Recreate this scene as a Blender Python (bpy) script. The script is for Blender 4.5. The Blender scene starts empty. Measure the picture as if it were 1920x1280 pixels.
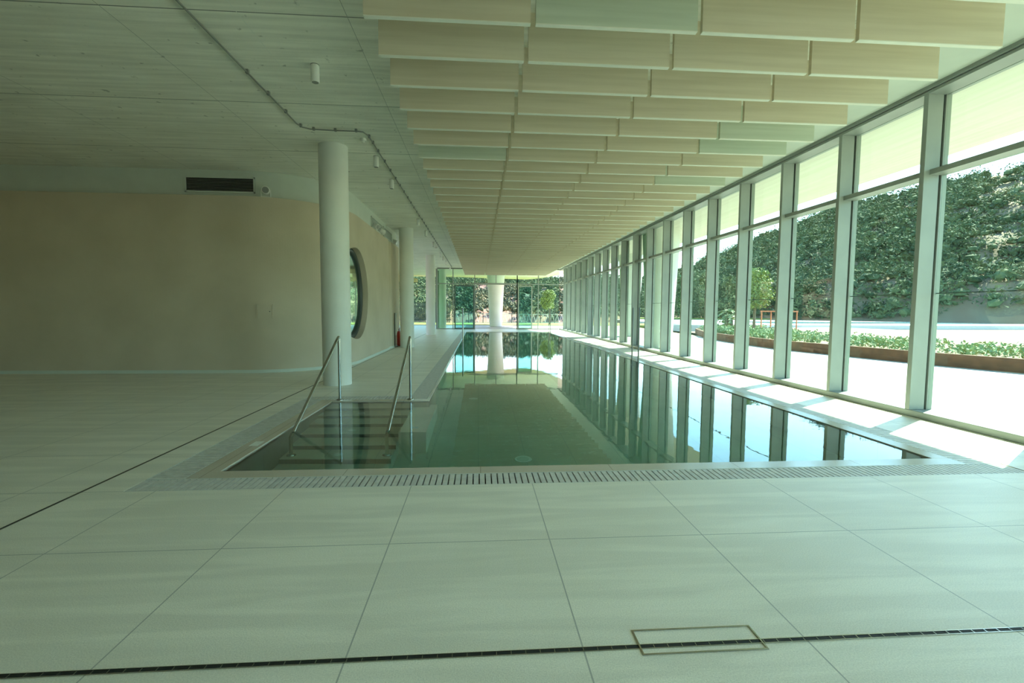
import bpy, bmesh, math, random
from mathutils import Vector, Matrix
random.seed(7)
PI = math.pi
C = bpy.context.scene.collection

# ------------------------------------------------------------------ camera
F_PX = 880.0
YAW, PITCH, ROLL = 0.0715707, -0.0676191, 0.0056847
EYE = 1.45
def cam_axes():
    cy, sy, cp, sp = math.cos(YAW), math.sin(YAW), math.cos(PITCH), math.sin(PITCH)
    f = Vector((sy*cp, cy*cp, sp)); r = Vector((cy, -sy, 0)); u = r.cross(f)
    c, s = math.cos(ROLL), math.sin(ROLL)
    return c*r + s*u, -s*r + c*u, f
_r, _u, _f = cam_axes()
cd = bpy.data.cameras.new('camera'); cam = bpy.data.objects.new('camera', cd); C.objects.link(cam)
cd.sensor_fit = 'HORIZONTAL'; cd.sensor_width = 36; cd.lens = F_PX/1920*36; cd.clip_start = 0.05; cd.clip_end = 600
M = Matrix(((_r.x, _u.x, -_f.x, 0), (_r.y, _u.y, -_f.y, 0), (_r.z, _u.z, -_f.z, EYE), (0, 0, 0, 1)))
cam.matrix_world = M
bpy.context.scene.camera = cam

# ------------------------------------------------------------------ light and exposure
SUN_DIR = Vector((0.85, 0.52, 0)).normalized()
SUN_EL = math.radians(41.5)
SKY_STRENGTH = 0.23
SUN_STRENGTH = 6.2
sc = bpy.context.scene
w = bpy.data.worlds.new('world'); sc.world = w; w.use_nodes = True
wn = w.node_tree; bg = wn.nodes['Background']
sky = wn.nodes.new('ShaderNodeTexSky'); sky.sky_type = 'NISHITA'; sky.sun_disc = False
sky.sun_elevation = SUN_EL; sky.sun_rotation = math.atan2(SUN_DIR.x, SUN_DIR.y)
sky.air_density = 1.0; sky.dust_density = 0.4; sky.ozone_density = 1.0
hs = wn.nodes.new('ShaderNodeHueSaturation'); hs.inputs['Saturation'].default_value = 1.18
wn.links.new(sky.outputs[0], hs.inputs['Color']); wn.links.new(hs.outputs[0], bg.inputs[0]); bg.inputs[1].default_value = SKY_STRENGTH
sd = bpy.data.lights.new('sun', 'SUN'); sd.energy = SUN_STRENGTH; sd.angle = math.radians(0.6); sd.color = (1.0, 0.93, 0.80)
so = bpy.data.objects.new('sun', sd); C.objects.link(so)
to_sun = Vector((SUN_DIR.x*math.cos(SUN_EL), SUN_DIR.y*math.cos(SUN_EL), math.sin(SUN_EL)))
so.rotation_euler = to_sun.to_track_quat('Z', 'Y').to_euler(); so.location = (20, 14, 20)
sc.view_settings.view_transform = 'Standard'; sc.view_settings.look = 'None'
sc.view_settings.gamma = 1.0; sc.view_settings.use_curve_mapping = False
sc.view_settings.exposure = 2.0
cy = sc.cycles
cy.max_bounces = 12; cy.diffuse_bounces = 6; cy.glossy_bounces = 5; cy.transmission_bounces = 8
cy.transparent_max_bounces = 24; cy.volume_bounces = 0
cy.caustics_reflective = False; cy.caustics_refractive = True
cy.sample_clamp_indirect = 8.0; cy.sample_clamp_direct = 0.0

# ------------------------------------------------------------------ materials
def new_mat(name):
    m = bpy.data.materials.new(name); m.use_nodes = True
    return m, m.node_tree, m.node_tree.nodes['Principled BSDF']
def N(nt, t, **kw):
    n = nt.nodes.new(t)
    for k, v in kw.items(): setattr(n, k, v)
    return n
def ramp(nt, fac, a, b, p0=0.35, p1=0.65):
    r = N(nt, 'ShaderNodeValToRGB'); e = r.color_ramp.elements
    e[0].position = p0; e[1].position = p1; e[0].color = (*a, 1); e[1].color = (*b, 1)
    nt.links.new(fac, r.inputs[0]); return r
def mat(name, a, b=None, scale=3.0, rough=0.6, metal=0.0, bump=0.0, bscale=40, detail=4, stretch=None, spec=None):
    m, nt, p = new_mat(name)
    p.inputs['Roughness'].default_value = rough; p.inputs['Metallic'].default_value = metal
    if spec is not None: p.inputs['Specular IOR Level'].default_value = spec
    g = N(nt, 'ShaderNodeNewGeometry'); vec = g.outputs['Position']
    if stretch:
        mp = N(nt, 'ShaderNodeMapping'); mp.inputs['Scale'].default_value = stretch
        nt.links.new(vec, mp.inputs[0]); vec = mp.outputs[0]
    if b is None: b = tuple(min(1, c*1.05) for c in a)
    n = N(nt, 'ShaderNodeTexNoise'); n.inputs['Scale'].default_value = scale; n.inputs['Detail'].default_value = detail
    nt.links.new(vec, n.inputs['Vector'])
    nt.links.new(ramp(nt, n.outputs[0], a, b).outputs[0], p.inputs['Base Color'])
    if bump:
        n2 = N(nt, 'ShaderNodeTexNoise'); n2.inputs['Scale'].default_value = bscale; n2.inputs['Detail'].default_value = 3
        nt.links.new(vec, n2.inputs['Vector'])
        bp = N(nt, 'ShaderNodeBump'); bp.inputs['Strength'].default_value = bump; bp.inputs['Distance'].default_value = 0.01
        nt.links.new(n2.outputs[0], bp.inputs['Height']); nt.links.new(bp.outputs[0], p.inputs['Normal'])
    return m
def line_mask(nt, coord, offset, pitch, width):
    """1 on thin lines at offset + k*pitch along one coordinate"""
    s = N(nt, 'ShaderNodeMath', operation='SUBTRACT'); nt.links.new(coord, s.inputs[0]); s.inputs[1].default_value = offset - pitch*200
    d = N(nt, 'ShaderNodeMath', operation='MODULO'); nt.links.new(s.outputs[0], d.inputs[0]); d.inputs[1].default_value = pitch
    c = N(nt, 'ShaderNodeMath', operation='SUBTRACT'); nt.links.new(d.outputs[0], c.inputs[0]); c.inputs[1].default_value = pitch/2
    a = N(nt, 'ShaderNodeMath', operation='ABSOLUTE'); nt.links.new(c.outputs[0], a.inputs[0])
    g = N(nt, 'ShaderNodeMath', operation='GREATER_THAN'); nt.links.new(a.outputs[0], g.inputs[0]); g.inputs[1].default_value = pitch/2 - width/2
    return g.outputs[0]
def tile_mat(name, a, b, px, py, ox, oy, joint, rough=0.45, wid=0.006, jx=None, veins=True, bump=0.25):
    m, nt, p = new_mat(name)
    p.inputs['Roughness'].default_value = rough
    g = N(nt, 'ShaderNodeNewGeometry'); sx = N(nt, 'ShaderNodeSeparateXYZ'); nt.links.new(g.outputs['Position'], sx.inputs[0])
    n = N(nt, 'ShaderNodeTexNoise'); n.inputs['Scale'].default_value = 1.6; n.inputs['Detail'].default_value = 5
    nt.links.new(g.outputs['Position'], n.inputs['Vector'])
    col = ramp(nt, n.outputs[0], a, b, 0.3, 0.7).outputs[0]
    # fine speckle
    n3 = N(nt, 'ShaderNodeTexNoise'); n3.inputs['Scale'].default_value = 160; n3.inputs['Detail'].default_value = 2
    nt.links.new(g.outputs['Position'], n3.inputs['Vector'])
    rp = ramp(nt, n3.outputs[0], (0.86, 0.86, 0.86), (1.08, 1.08, 1.08), 0.3, 0.7)
    mu = N(nt, 'ShaderNodeMixRGB', blend_type='MULTIPLY'); mu.inputs[0].default_value = 1
    nt.links.new(col, mu.inputs[1]); nt.links.new(rp.outputs[0], mu.inputs[2]); col = mu.outputs[0]
    if veins:
        mp = N(nt, 'ShaderNodeMapping'); mp.inputs['Rotation'].default_value = (0, 0, -0.45); mp.inputs['Scale'].default_value = (0.5, 5, 1)
        nt.links.new(g.outputs['Position'], mp.inputs[0])
        nv = N(nt, 'ShaderNodeTexNoise'); nv.inputs['Scale'].default_value = 1.3; nv.inputs['Detail'].default_value = 6; nv.inputs['Distortion'].default_value = 0.6
        nt.links.new(mp.outputs[0], nv.inputs['Vector'])
        rv = ramp(nt, nv.outputs[0], (0.95, 0.95, 0.95), (1.07, 1.07, 1.07), 0.45, 0.62)
        mv = N(nt, 'ShaderNodeMixRGB', blend_type='MULTIPLY'); mv.inputs[0].default_value = 1
        nt.links.new(col, mv.inputs[1]); nt.links.new(rv.outputs[0], mv.inputs[2]); col = mv.outputs[0]
    lx = line_mask(nt, sx.outputs[0], ox, px, wid); ly = line_mask(nt, sx.outputs[1], oy, py, wid*0.7)
    for mask, jc in ((ly, joint), (lx, jx or joint)):
        mx = N(nt, 'ShaderNodeMixRGB'); nt.links.new(mask, mx.inputs[0]); nt.links.new(col, mx.inputs[1]); mx.inputs[2].default_value = (*jc, 1); col = mx.outputs[0]
    nt.links.new(col, p.inputs['Base Color'])
    bp = N(nt, 'ShaderNodeBump'); bp.inputs['Strength'].default_value = bump; bp.inputs['Distance'].default_value = 0.003
    nt.links.new(n3.outputs[0], bp.inputs['Height']); nt.links.new(bp.outputs[0], p.inputs['Normal'])
    return m
def glass_mat(name, tint, refl=1.0):
    """thin pane: every face passes tinted light straight through and mirrors a little by angle"""
    m = bpy.data.materials.new(name); m.use_nodes = True; nt = m.node_tree
    nt.nodes.remove(nt.nodes['Principled BSDF']); out = nt.nodes['Material Output']
    tr = N(nt, 'ShaderNodeBsdfTransparent'); tr.inputs[0].default_value = (*tint, 1)
    gl = N(nt, 'ShaderNodeBsdfGlossy'); gl.inputs['Roughness'].default_value = 0.0; gl.inputs[0].default_value = (0.9, 1, 0.95, 1)
    g = N(nt, 'ShaderNodeNewGeometry')
    d = N(nt, 'ShaderNodeVectorMath', operation='DOT_PRODUCT'); nt.links.new(g.outputs['Incoming'], d.inputs[0]); nt.links.new(g.outputs['Normal'], d.inputs[1])
    a = N(nt, 'ShaderNodeMath', operation='ABSOLUTE'); nt.links.new(d.outputs['Value'], a.inputs[0])
    s = N(nt, 'ShaderNodeMath', operation='SUBTRACT'); s.inputs[0].default_value = 1; nt.links.new(a.outputs[0], s.inputs[1])
    pw = N(nt, 'ShaderNodeMath', operation='POWER'); nt.links.new(s.outputs[0], pw.inputs[0]); pw.inputs[1].default_value = 5
    ma = N(nt, 'ShaderNodeMath', operation='MULTIPLY_ADD'); nt.links.new(pw.outputs[0], ma.inputs[0]); ma.inputs[1].default_value = 0.9*refl; ma.inputs[2].default_value = 0.04*refl
    mx = N(nt, 'ShaderNodeMixShader'); nt.links.new(ma.outputs[0], mx.inputs[0]); nt.links.new(tr.outputs[0], mx.inputs[1]); nt.links.new(gl.outputs[0], mx.inputs[2])
    nt.links.new(mx.outputs[0], out.inputs[0])
    return m

MT = {}
MT['floor'] = tile_mat('floor_tile', (0.79, 0.755, 0.635), (0.84, 0.80, 0.685), 1.0, 0.97, -0.55, 1.89, (0.30, 0.30, 0.27), rough=0.42, wid=0.007, jx=(0.42, 0.41, 0.36))
MT['coping'] = tile_mat('beige_coping', (0.52, 0.46, 0.37), (0.58, 0.52, 0.43), 1.2, 50, 0.02, -20, (0.3, 0.27, 0.22), rough=0.16, veins=False)
MT['basin'] = tile_mat('basin_tile', (0.50, 0.48, 0.38), (0.57, 0.55, 0.45), 0.6, 0.6, 0.0, 0.1, (0.36, 0.38, 0.33), rough=0.5, veins=False)
MT['riser'] = tile_mat('shaded_basin_tile', (0.20, 0.21, 0.17), (0.25, 0.26, 0.21), 0.3, 5, 0.0, 0.1, (0.15, 0.16, 0.13), veins=False)  # basin tile with the shade of upright faces put into the colour
MT['grate'] = mat('grate_stone', (0.55, 0.53, 0.48), (0.66, 0.64, 0.58), scale=14, rough=0.5)
MT['dark'] = mat('dark_slot', (0.012, 0.013, 0.012), rough=0.7)
MT['steel'] = mat('brushed_steel', (0.42, 0.43, 0.40), rough=0.16, metal=1.0)
MT['darksteel'] = mat('dark_steel', (0.16, 0.17, 0.16), rough=0.3, metal=1.0)
MT['plaster'] = mat('beige_plaster', (0.55, 0.47, 0.36), (0.62, 0.535, 0.42), scale=0.9, rough=0.85, bump=0.15, bscale=60, detail=8)
MT['bulkhead'] = mat('pale_paint', (0.60, 0.64, 0.58), rough=0.8)
MT['column'] = mat('white_column_paint', (0.70, 0.71, 0.66), (0.75, 0.76, 0.71), scale=1.5, rough=0.6, bump=0.05, bscale=30)
MT['baffle'] = mat('beige_baffle', (0.62, 0.545, 0.41), (0.69, 0.615, 0.475), scale=2.0, rough=0.75, stretch=(0.35, 1, 9))
MT['metal'] = mat('window_metal', (0.29, 0.32, 0.30), (0.33, 0.36, 0.335), scale=2, rough=0.38)
MT['band'] = mat('grey_band', (0.30, 0.33, 0.31), rough=0.5)
MT['bafflegreen'] = mat('pale_green_baffle', (0.53, 0.58, 0.47), (0.60, 0.65, 0.54), scale=2.0, rough=0.75, stretch=(0.35, 1, 9))
MT['edgeband'] = mat('white_edge_band', (0.74, 0.74, 0.66), rough=0.6)
MT['ledge'] = mat('pale_ledge_stone', (0.78, 0.70, 0.56), (0.84, 0.76, 0.62), rough=0.6)
MT['darkmetal'] = mat('gasket_dark', (0.05, 0.06, 0.055), rough=0.5)
MT['doormetal'] = mat('door_leaf_metal', (0.09, 0.13, 0.12), rough=0.45)
MT['white'] = mat('white_enamel', (0.78, 0.78, 0.74), rough=0.4)
MT['lens'] = mat('lamp_lens', (0.25, 0.26, 0.25), rough=0.15)
MT['cable'] = mat('grey_conduit', (0.22, 0.23, 0.21), rough=0.6)
MT['red'] = mat('red_enamel', (0.55, 0.05, 0.03), rough=0.35)
MT['soffit'] = mat('soffit_beige', (0.70, 0.66, 0.58), (0.77, 0.73, 0.65), scale=1.5, rough=0.8, stretch=(6, 0.3, 1))
MT['woodsoffit'] = mat('wood_soffit', (0.50, 0.33, 0.17), (0.60, 0.42, 0.24), scale=3, rough=0.7, stretch=(8, 0.5, 1))
MT['paving'] = tile_mat('pale_paving', (0.40, 0.38, 0.335), (0.45, 0.43, 0.375), 1.2, 1.2, 0.1, 0.3, (0.38, 0.37, 0.33), rough=0.7, wid=0.02, veins=False)
MT['path'] = mat('tan_path', (0.60, 0.46, 0.28), (0.66, 0.52, 0.34), scale=4, rough=0.9)
MT['grass'] = mat('lawn_green', (0.17, 0.20, 0.035), (0.26, 0.27, 0.06), scale=2.5, rough=0.95, bump=0.6, bscale=60)
MT['earth'] = mat('dry_earth', (0.21, 0.13, 0.08), (0.24, 0.18, 0.11), scale=0.25, rough=0.95, bump=0.5, bscale=3)
MT['corten'] = mat('rusty_planter', (0.13, 0.06, 0.035), (0.20, 0.09, 0.05), scale=5, rough=0.85)
MT['coral'] = mat('coral_paint', (0.62, 0.20, 0.09), rough=0.5)
MT['bark'] = mat('bark_brown', (0.16, 0.11, 0.07), (0.24, 0.18, 0.12), scale=12, rough=0.9, bump=0.5)
MT['young'] = mat('bright_leaf', (0.16, 0.21, 0.045), (0.27, 0.32, 0.09), scale=6, rough=0.7)
MT['plant'] = mat('planter_leaf', (0.14, 0.22, 0.08), (0.32, 0.42, 0.20), scale=5, rough=0.8)
MT['palmleaf'] = mat('palm_leaf', (0.10, 0.15, 0.05), (0.20, 0.26, 0.10), scale=4, rough=0.7)
MT['scrub'] = mat('hill_scrub', (0.03, 0.055, 0.022), (0.13, 0.15, 0.065), scale=0.45, rough=0.95, bump=1.0, bscale=5, detail=8)
MT['scrubdry'] = mat('dry_scrub', (0.13, 0.125, 0.05), (0.26, 0.23, 0.11), scale=0.5, rough=0.95, bump=1.0, bscale=5, detail=8)
MT['fence'] = mat('fence_dark', (0.06, 0.065, 0.07), rough=0.7)
MT['fencewhite'] = mat('fence_white', (0.60, 0.60, 0.58), rough=0.6)
MT['poolblue'] = mat('outdoor_pool_water', (0.18, 0.42, 0.50), (0.22, 0.48, 0.55), scale=1, rough=0.08)
MT['glass'] = glass_mat('green_glass', (0.85, 0.985, 0.895))
MT['glassdeep'] = glass_mat('deep_green_glass', (0.60, 0.80, 0.83))
MT['markmat'] = mat('marking_grey', (0.62, 0.64, 0.58), rough=0.5)

# concrete ceiling with board joints
m, nt, p = new_mat('board_concrete'); p.inputs['Roughness'].default_value = 0.65
g = N(nt, 'ShaderNodeNewGeometry'); sx = N(nt, 'ShaderNodeSeparateXYZ'); nt.links.new(g.outputs['Position'], sx.inputs[0])
n = N(nt, 'ShaderNodeTexNoise'); n.inputs['Scale'].default_value = 1.1; n.inputs['Detail'].default_value = 8
nt.links.new(g.outputs['Position'], n.inputs['Vector'])
col = ramp(nt, n.outputs[0], (0.76, 0.745, 0.655), (0.86, 0.845, 0.76), 0.3, 0.7).outputs[0]
n2 = N(nt, 'ShaderNodeTexNoise'); n2.inputs['Scale'].default_value = 9; n2.inputs['Detail'].default_value = 6
nt.links.new(g.outputs['Position'], n2.inputs['Vector'])
rr = ramp(nt, n2.outputs[0], (0.45, 0.45, 0.45), (1, 1, 1), 0.27, 0.33)
mu = N(nt, 'ShaderNodeMixRGB', blend_type='MULTIPLY'); mu.inputs[0].default_value = 0.8; nt.links.new(col, mu.inputs[1]); nt.links.new(rr.outputs[0], mu.inputs[2]); col = mu.outputs[0]
mp = N(nt, 'ShaderNodeMapping'); mp.inputs['Scale'].default_value = (0.4, 6, 1); nt.links.new(g.outputs['Position'], mp.inputs[0])
n4 = N(nt, 'ShaderNodeTexNoise'); n4.inputs['Scale'].default_value = 2; n4.inputs['Detail'].default_value = 5; nt.links.new(mp.outputs[0], n4.inputs['Vector'])
r4 = ramp(nt, n4.outputs[0], (0.9, 0.9, 0.9), (1.08, 1.08, 1.08), 0.35, 0.65)
m4 = N(nt, 'ShaderNodeMixRGB', blend_type='MULTIPLY'); m4.inputs[0].default_value = 1; nt.links.new(col, m4.inputs[1]); nt.links.new(r4.outputs[0], m4.inputs[2]); col = m4.outputs[0]
for ax, off, pit, wd, jc in ((1, 5.2, 2.17, 0.014, (0.20, 0.21, 0.19)), (0, -2.47, 2.44, 0.008, (0.78, 0.79, 0.72)), (0, -1.36, 2.44, 0.006, (0.36, 0.37, 0.34))):
    k = line_mask(nt, sx.outputs[ax], off, pit, wd)
    mx = N(nt, 'ShaderNodeMixRGB'); nt.links.new(k, mx.inputs[0]); nt.links.new(col, mx.inputs[1]); mx.inputs[2].default_value = (*jc, 1); col = mx.outputs[0]
nt.links.new(col, p.inputs['Base Color'])
b4 = N(nt, 'ShaderNodeBump'); b4.inputs['Strength'].default_value = 0.4; b4.inputs['Distance'].default_value = 0.01
nt.links.new(n2.outputs[0], b4.inputs['Height']); nt.links.new(b4.outputs[0], p.inputs['Normal'])
MT['concrete'] = m

# pool water: clear refracting body with green absorption
m = bpy.data.materials.new('pool_water'); m.use_nodes = True; nt = m.node_tree
nt.nodes.remove(nt.nodes['Principled BSDF']); out = nt.nodes['Material Output']
gb = N(nt, 'ShaderNodeBsdfGlass'); gb.inputs['IOR'].default_value = 1.333; gb.inputs['Roughness'].default_value = 0.0
g = N(nt, 'ShaderNodeNewGeometry')
nw = N(nt, 'ShaderNodeTexNoise'); nw.inputs['Scale'].default_value = 5.0; nw.inputs['Detail'].default_value = 2; nt.links.new(g.outputs['Position'], nw.inputs['Vector'])
bw = N(nt, 'ShaderNodeBump'); bw.inputs['Strength'].default_value = 0.05; bw.inputs['Distance'].default_value = 0.01
nt.links.new(nw.outputs[0], bw.inputs['Height']); nt.links.new(bw.outputs[0], gb.inputs['Normal'])
va = N(nt, 'ShaderNodeVolumeAbsorption'); va.inputs['Color'].default_value = (0.25, 0.80, 0.66, 1); va.inputs['Density'].default_value = 0.43
nt.links.new(gb.outputs[0], out.inputs['Surface']); nt.links.new(va.outputs[0], out.inputs['Volume'])
MT['water'] = m

# ------------------------------------------------------------------ mesh helpers
class MB:
    def __init__(s): s.v = []; s.f = []; s.smooth = []
    def add(s, vs, fs, smooth=False):
        o = len(s.v); s.v += [tuple(v) for v in vs]; s.f += [tuple(i+o for i in f) for f in fs]; s.smooth += [smooth]*len(fs); return s
    def box(s, x0, x1, y0, y1, z0, z1):
        vs = [(x0,y0,z0),(x1,y0,z0),(x1,y1,z0),(x0,y1,z0),(x0,y0,z1),(x1,y0,z1),(x1,y1,z1),(x0,y1,z1)]
        return s.add(vs, [(0,3,2,1),(4,5,6,7),(0,1,5,4),(1,2,6,5),(2,3,7,6),(3,0,4,7)])
    def tube(s, pts, r, n=12, caps=True, radii=None):
        pts = [Vector(p) for p in pts]; rings = []
        for i, p in enumerate(pts):
            a = pts[max(0, i-1)]; b = pts[min(len(pts)-1, i+1)]; t = (b-a).normalized()
            ref = Vector((0,0,1)) if abs(t.z) < 0.9 else Vector((1,0,0))
            if i and rings: ref = last
            u = (ref - t*ref.dot(t)).normalized(); v = t.cross(u); last = u
            rr = radii[i] if radii else r
            rings.append([p + rr*(math.cos(2*PI*k/n)*u + math.sin(2*PI*k/n)*v) for k in range(n)])
        vs = [q for rg in rings for q in rg]; fs = []
        for i in range(len(pts)-1):
            for k in range(n): fs.append((i*n+k, i*n+(k+1)%n, (i+1)*n+(k+1)%n, (i+1)*n+k))
        s.add(vs, fs, True)
        if caps:
            s.add(rings[0], [tuple(reversed(range(n)))]); s.add(rings[-1], [tuple(range(n))])
        return s
    def lathe(s, prof, cx, cy, n=48, sx=1.0, sy=1.0):
        vs = []; fs = []
        for r, z in prof:
            for k in range(n): vs.append((cx+r*sx*math.cos(2*PI*k/n), cy+r*sy*math.sin(2*PI*k/n), z))
        for i in range(len(prof)-1):
            for k in range(n): fs.append((i*n+k, i*n+(k+1)%n, (i+1)*n+(k+1)%n, (i+1)*n+k))
        s.add(vs, fs, True)
        s.add(vs[:n], [tuple(reversed(range(n)))]); s.add(vs[-n:], [tuple(range(n))]); return s
    def prism(s, poly, z0, z1):
        n = len(poly); vs = [(x,y,z0) for x,y in poly]+[(x,y,z1) for x,y in poly]
        fs = [tuple(reversed(range(n))), tuple(range(n,2*n))]+[(i,(i+1)%n,n+(i+1)%n,n+i) for i in range(n)]
        return s.add(vs, fs)
    def build(s, name, m, parent=None, origin=None, bevel=0):
        me = bpy.data.meshes.new(name); o0 = Vector(origin or (0,0,0))
        vs = [tuple(Vector(v)-o0) for v in s.v]
        me.from_pydata(vs, [], s.f); me.polygons.foreach_set('use_smooth', s.smooth); me.update()
        me.materials.append(MT[m] if isinstance(m, str) else m)
        o = bpy.data.objects.new(name, me); C.objects.link(o); o.location = o0
        if parent is not None:
            o.parent = parent; o.location = o0 - parent_world(parent)
        if bevel:
            b = o.modifiers.new('bevel', 'BEVEL'); b.width = bevel; b.segments = 2; b.limit_method = 'ANGLE'
        return o
def parent_world(o):
    p = Vector((0,0,0))
    while o is not None: p += Vector(o.location); o = o.parent
    return p
def tag(o, label, cat, group=None, kind=None):
    o['label'] = label; o['category'] = cat
    if group: o['group'] = group
    if kind: o['kind'] = kind
    return o
def struct(o, label=None, cat=None):
    o['kind'] = 'structure'
    if label: o['label'] = label
    if cat: o['category'] = cat
    return o
def empty(name, loc):
    o = bpy.data.objects.new(name, None); C.objects.link(o); o.location = loc; o.empty_display_size = 0.1; return o
def copy_tree(o, delta, parent=None):
    c = o.copy(); C.objects.link(c)
    if parent is None: c.location = Vector(o.location)+Vector(delta)
    else: c.parent = parent
    for ch in list(o.children): copy_tree(ch, (0,0,0), c)
    return c
ORD = ['first','second','third','fourth','fifth','sixth','seventh','eighth','ninth','tenth','eleventh','twelfth','thirteenth','fourteenth','fifteenth','sixteenth','seventeenth','eighteenth','nineteenth']
TENS = {20:'twent',30:'thirt',40:'fort',50:'fift'}
def ordinal(i):
    if i <= 19: return ORD[i-1]
    t, u = i//10*10, i % 10
    return TENS[t]+('ieth' if u == 0 else 'y-'+ORD[u-1])

# ------------------------------------------------------------------ key dimensions
PX0, PX1, PY0, PY1 = -0.78, 4.50, 4.27, 30.3       # main pool water
AX0, AX1, AY1 = -2.29, -1.02, 7.45                 # stair alcove
GX = 6.27                                          # glass plane of the right facade
CZ = 4.47                                          # ceiling
END = 34.8
DEPTH = -1.25

# ------------------------------------------------------------------ floor
b = MB()
for x0, x1, y0, y1 in ((-14, 6.35, -2.6, 3.82), (-14, -2.80, 3.82, 43), (-2.80, -1.12, 7.88, 43), (-1.12, 5.02, 30.85, 34.9), (5.02, 6.35, 3.82, 34.9), (-1.12, -1.12+0.001, 7.88, 7.881)):
    if x1-x0 > 0.01: b.box(x0, x1, y0, y1, -0.4, 0)
b.box(-2.80, -2.79, 3.82, 3.83, -0.4, 0)
fl = struct(b.build('floor', 'floor'), 'pale stone floor of square metre tiles with thin joints', 'floor')

# basin
b = MB()
b.box(-2.6, 4.8, 4.0, 30.6, DEPTH-0.2, DEPTH)                       # bottom
b.box(-2.6, 4.8, 4.09, PY0, DEPTH, -0.06)                           # near wall
b.box(PX1, 4.70, PY0, PY1, DEPTH, -0.06)                            # right wall
b.box(-0.98, PX0, AY1+0.1, PY1, DEPTH, -0.06)                       # left wall
b.box(-2.6, 4.70, PY1, PY1+0.2, DEPTH, -0.06)                       # far wall
b.box(AX0, PX0, AY1, AY1+0.25, DEPTH, -0.06)                        # alcove back wall
basin = struct(b.build('pool_basin', 'basin'), 'tiled basin of the long indoor pool below the water', 'pool')
struct(MB().box(-2.6, AX0, PY0, AY1+0.25, DEPTH, -0.06).build('trim_6', 'riser'), 'tiled side wall of the stair alcove with shade painted into its colour', 'pool wall')  # wall colour darkened to stand in for underwater shade
# stair in alcove
st = empty('pool_stairs', (AX0, AY1, DEPTH))
for k in range(7):
    zt = -0.15*(k+1); y1_ = AY1-0.33*k
    so_ = MB().box(AX0, AX1, y1_-0.325, y1_, DEPTH, zt).build('step', 'basin', st)
    MB().box(AX0, AX1, y1_-0.33, y1_-0.3251, max(DEPTH, zt-0.15), zt-0.012).build('riser', 'riser', so_)  # riser darkened by colour, painting the shade below each tread
tag(st, 'submerged tiled stairs going down into the small alcove on the left of the pool', 'stairs')
lw = MB().box(AX1, -0.67, 6.0, AY1+0.2, DEPTH, -0.42).build('underwater_ledge', 'ledge', None, origin=(AX1, 6.0, DEPTH))
tag(lw, 'beige underwater ledge between the submerged stairs and the deep pool', 'ledge')

# coping
def edge_strip(name, x0, x1, y0, y1, label, z0=-0.12, z1=0.0, m='coping'):
    o = MB().box(x0, x1, y0, y1, z0, z1).build(name, m, None, origin=(x0, y0, z0), bevel=0.004)
    return tag(o, label, 'pool coping', 'pool coping strips')
edge_strip('pool_coping', -2.49, PX1+0.18, 4.09, PY0, 'beige coping strip along the near edge of the pool')
edge_strip('pool_coping', PX1, PX1+0.18, PY0, PY1, 'long beige coping strip on the window side of the pool')
edge_strip('pool_coping', PX0-0.045, PX0, AY1+0.16, PY1, 'narrow beige coping lip on the column side of the pool')
edge_strip('pool_coping', PX0-0.04, PX1+0.18, PY1, PY1+0.18, 'beige coping strip at the far end of the pool by the doors')
edge_strip('pool_coping', -2.49, AX0, PY0, AY1+0.15, 'beige coping strip left of the submerged stairs')
edge_strip('pool_coping', AX0, PX0, AY1, AY1+0.15, 'beige coping strip behind the top of the submerged stairs')

# gratings
def grating(x0, x1, y0, y1, along, label, pitch=0.052, gap=0.011):
    root = empty('overflow_grating', (x0, y0, 0))
    b = MB(); L = (x1-x0) if along == 'x' else (y1-y0); n = int(L/pitch)
    for i in range(n):
        a = i*pitch + gap/2; e = a + pitch-gap
        if along == 'x': b.box(x0+a, x0+e, y0+0.012, y1-0.012, -0.03, -0.001)
        else: b.box(x0+0.012, x1-0.012, y0+a, y0+e, -0.03, -0.001)
    b.build('grating_slats', 'grate', root)
    f = MB()
    if along == 'x':
        f.box(x0, x1, y0, y0+0.008, -0.05, 0); f.box(x0, x1, y1-0.008, y1, -0.05, 0)
    else:
        f.box(x0, x0+0.008, y0, y1, -0.05, 0); f.box(x1-0.008, x1, y0, y1, -0.05, 0)
    f.build('edge_trim', 'markmat', root)
    MB().box(x0, x1, y0, y1, -0.4, -0.12).build('gutter', 'dark', root)
    return tag(root, label, 'grating', 'slatted overflow gratings around the pool')
grating(-2.80, 5.02, 3.82, 4.09, 'x', 'slatted stone overflow grating across the near end of the pool')
grating(PX1+0.18, 5.02, 4.09, 30.55, 'y', 'long slatted overflow grating on the window side of the pool')
grating(-2.80, -2.49, 4.09, 7.60, 'y', 'slatted overflow grating left of the submerged stairs')
grating(-2.80, -1.12, 7.60, 7.88, 'x', 'short slatted overflow grating behind the stairs, in front of the nearest column')
grating(-1.12, PX0-0.045, 7.60, 30.85, 'y', 'long slatted overflow grating on the column side of the pool')
grating(-0.825, 5.02, 30.55, 30.85, 'x', 'slatted overflow grating at the far end of the pool by the doors')

# water
b = MB()
zt = -0.012; zb = DEPTH-0.03; e = 0.008
poly = [(AX0-e, PY0-e), (PX1+e, PY0-e), (PX1+e, PY1+e), (PX0-e, PY1+e), (PX0-e, AY1+e), (AX0-e, AY1+e)]
b.prism(poly, zb, zt)
wt = b.build('pool_water', 'water')
tag(wt, 'still green-tinted water filling the long indoor pool, mirroring the windows', 'water', kind='stuff')

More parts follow.
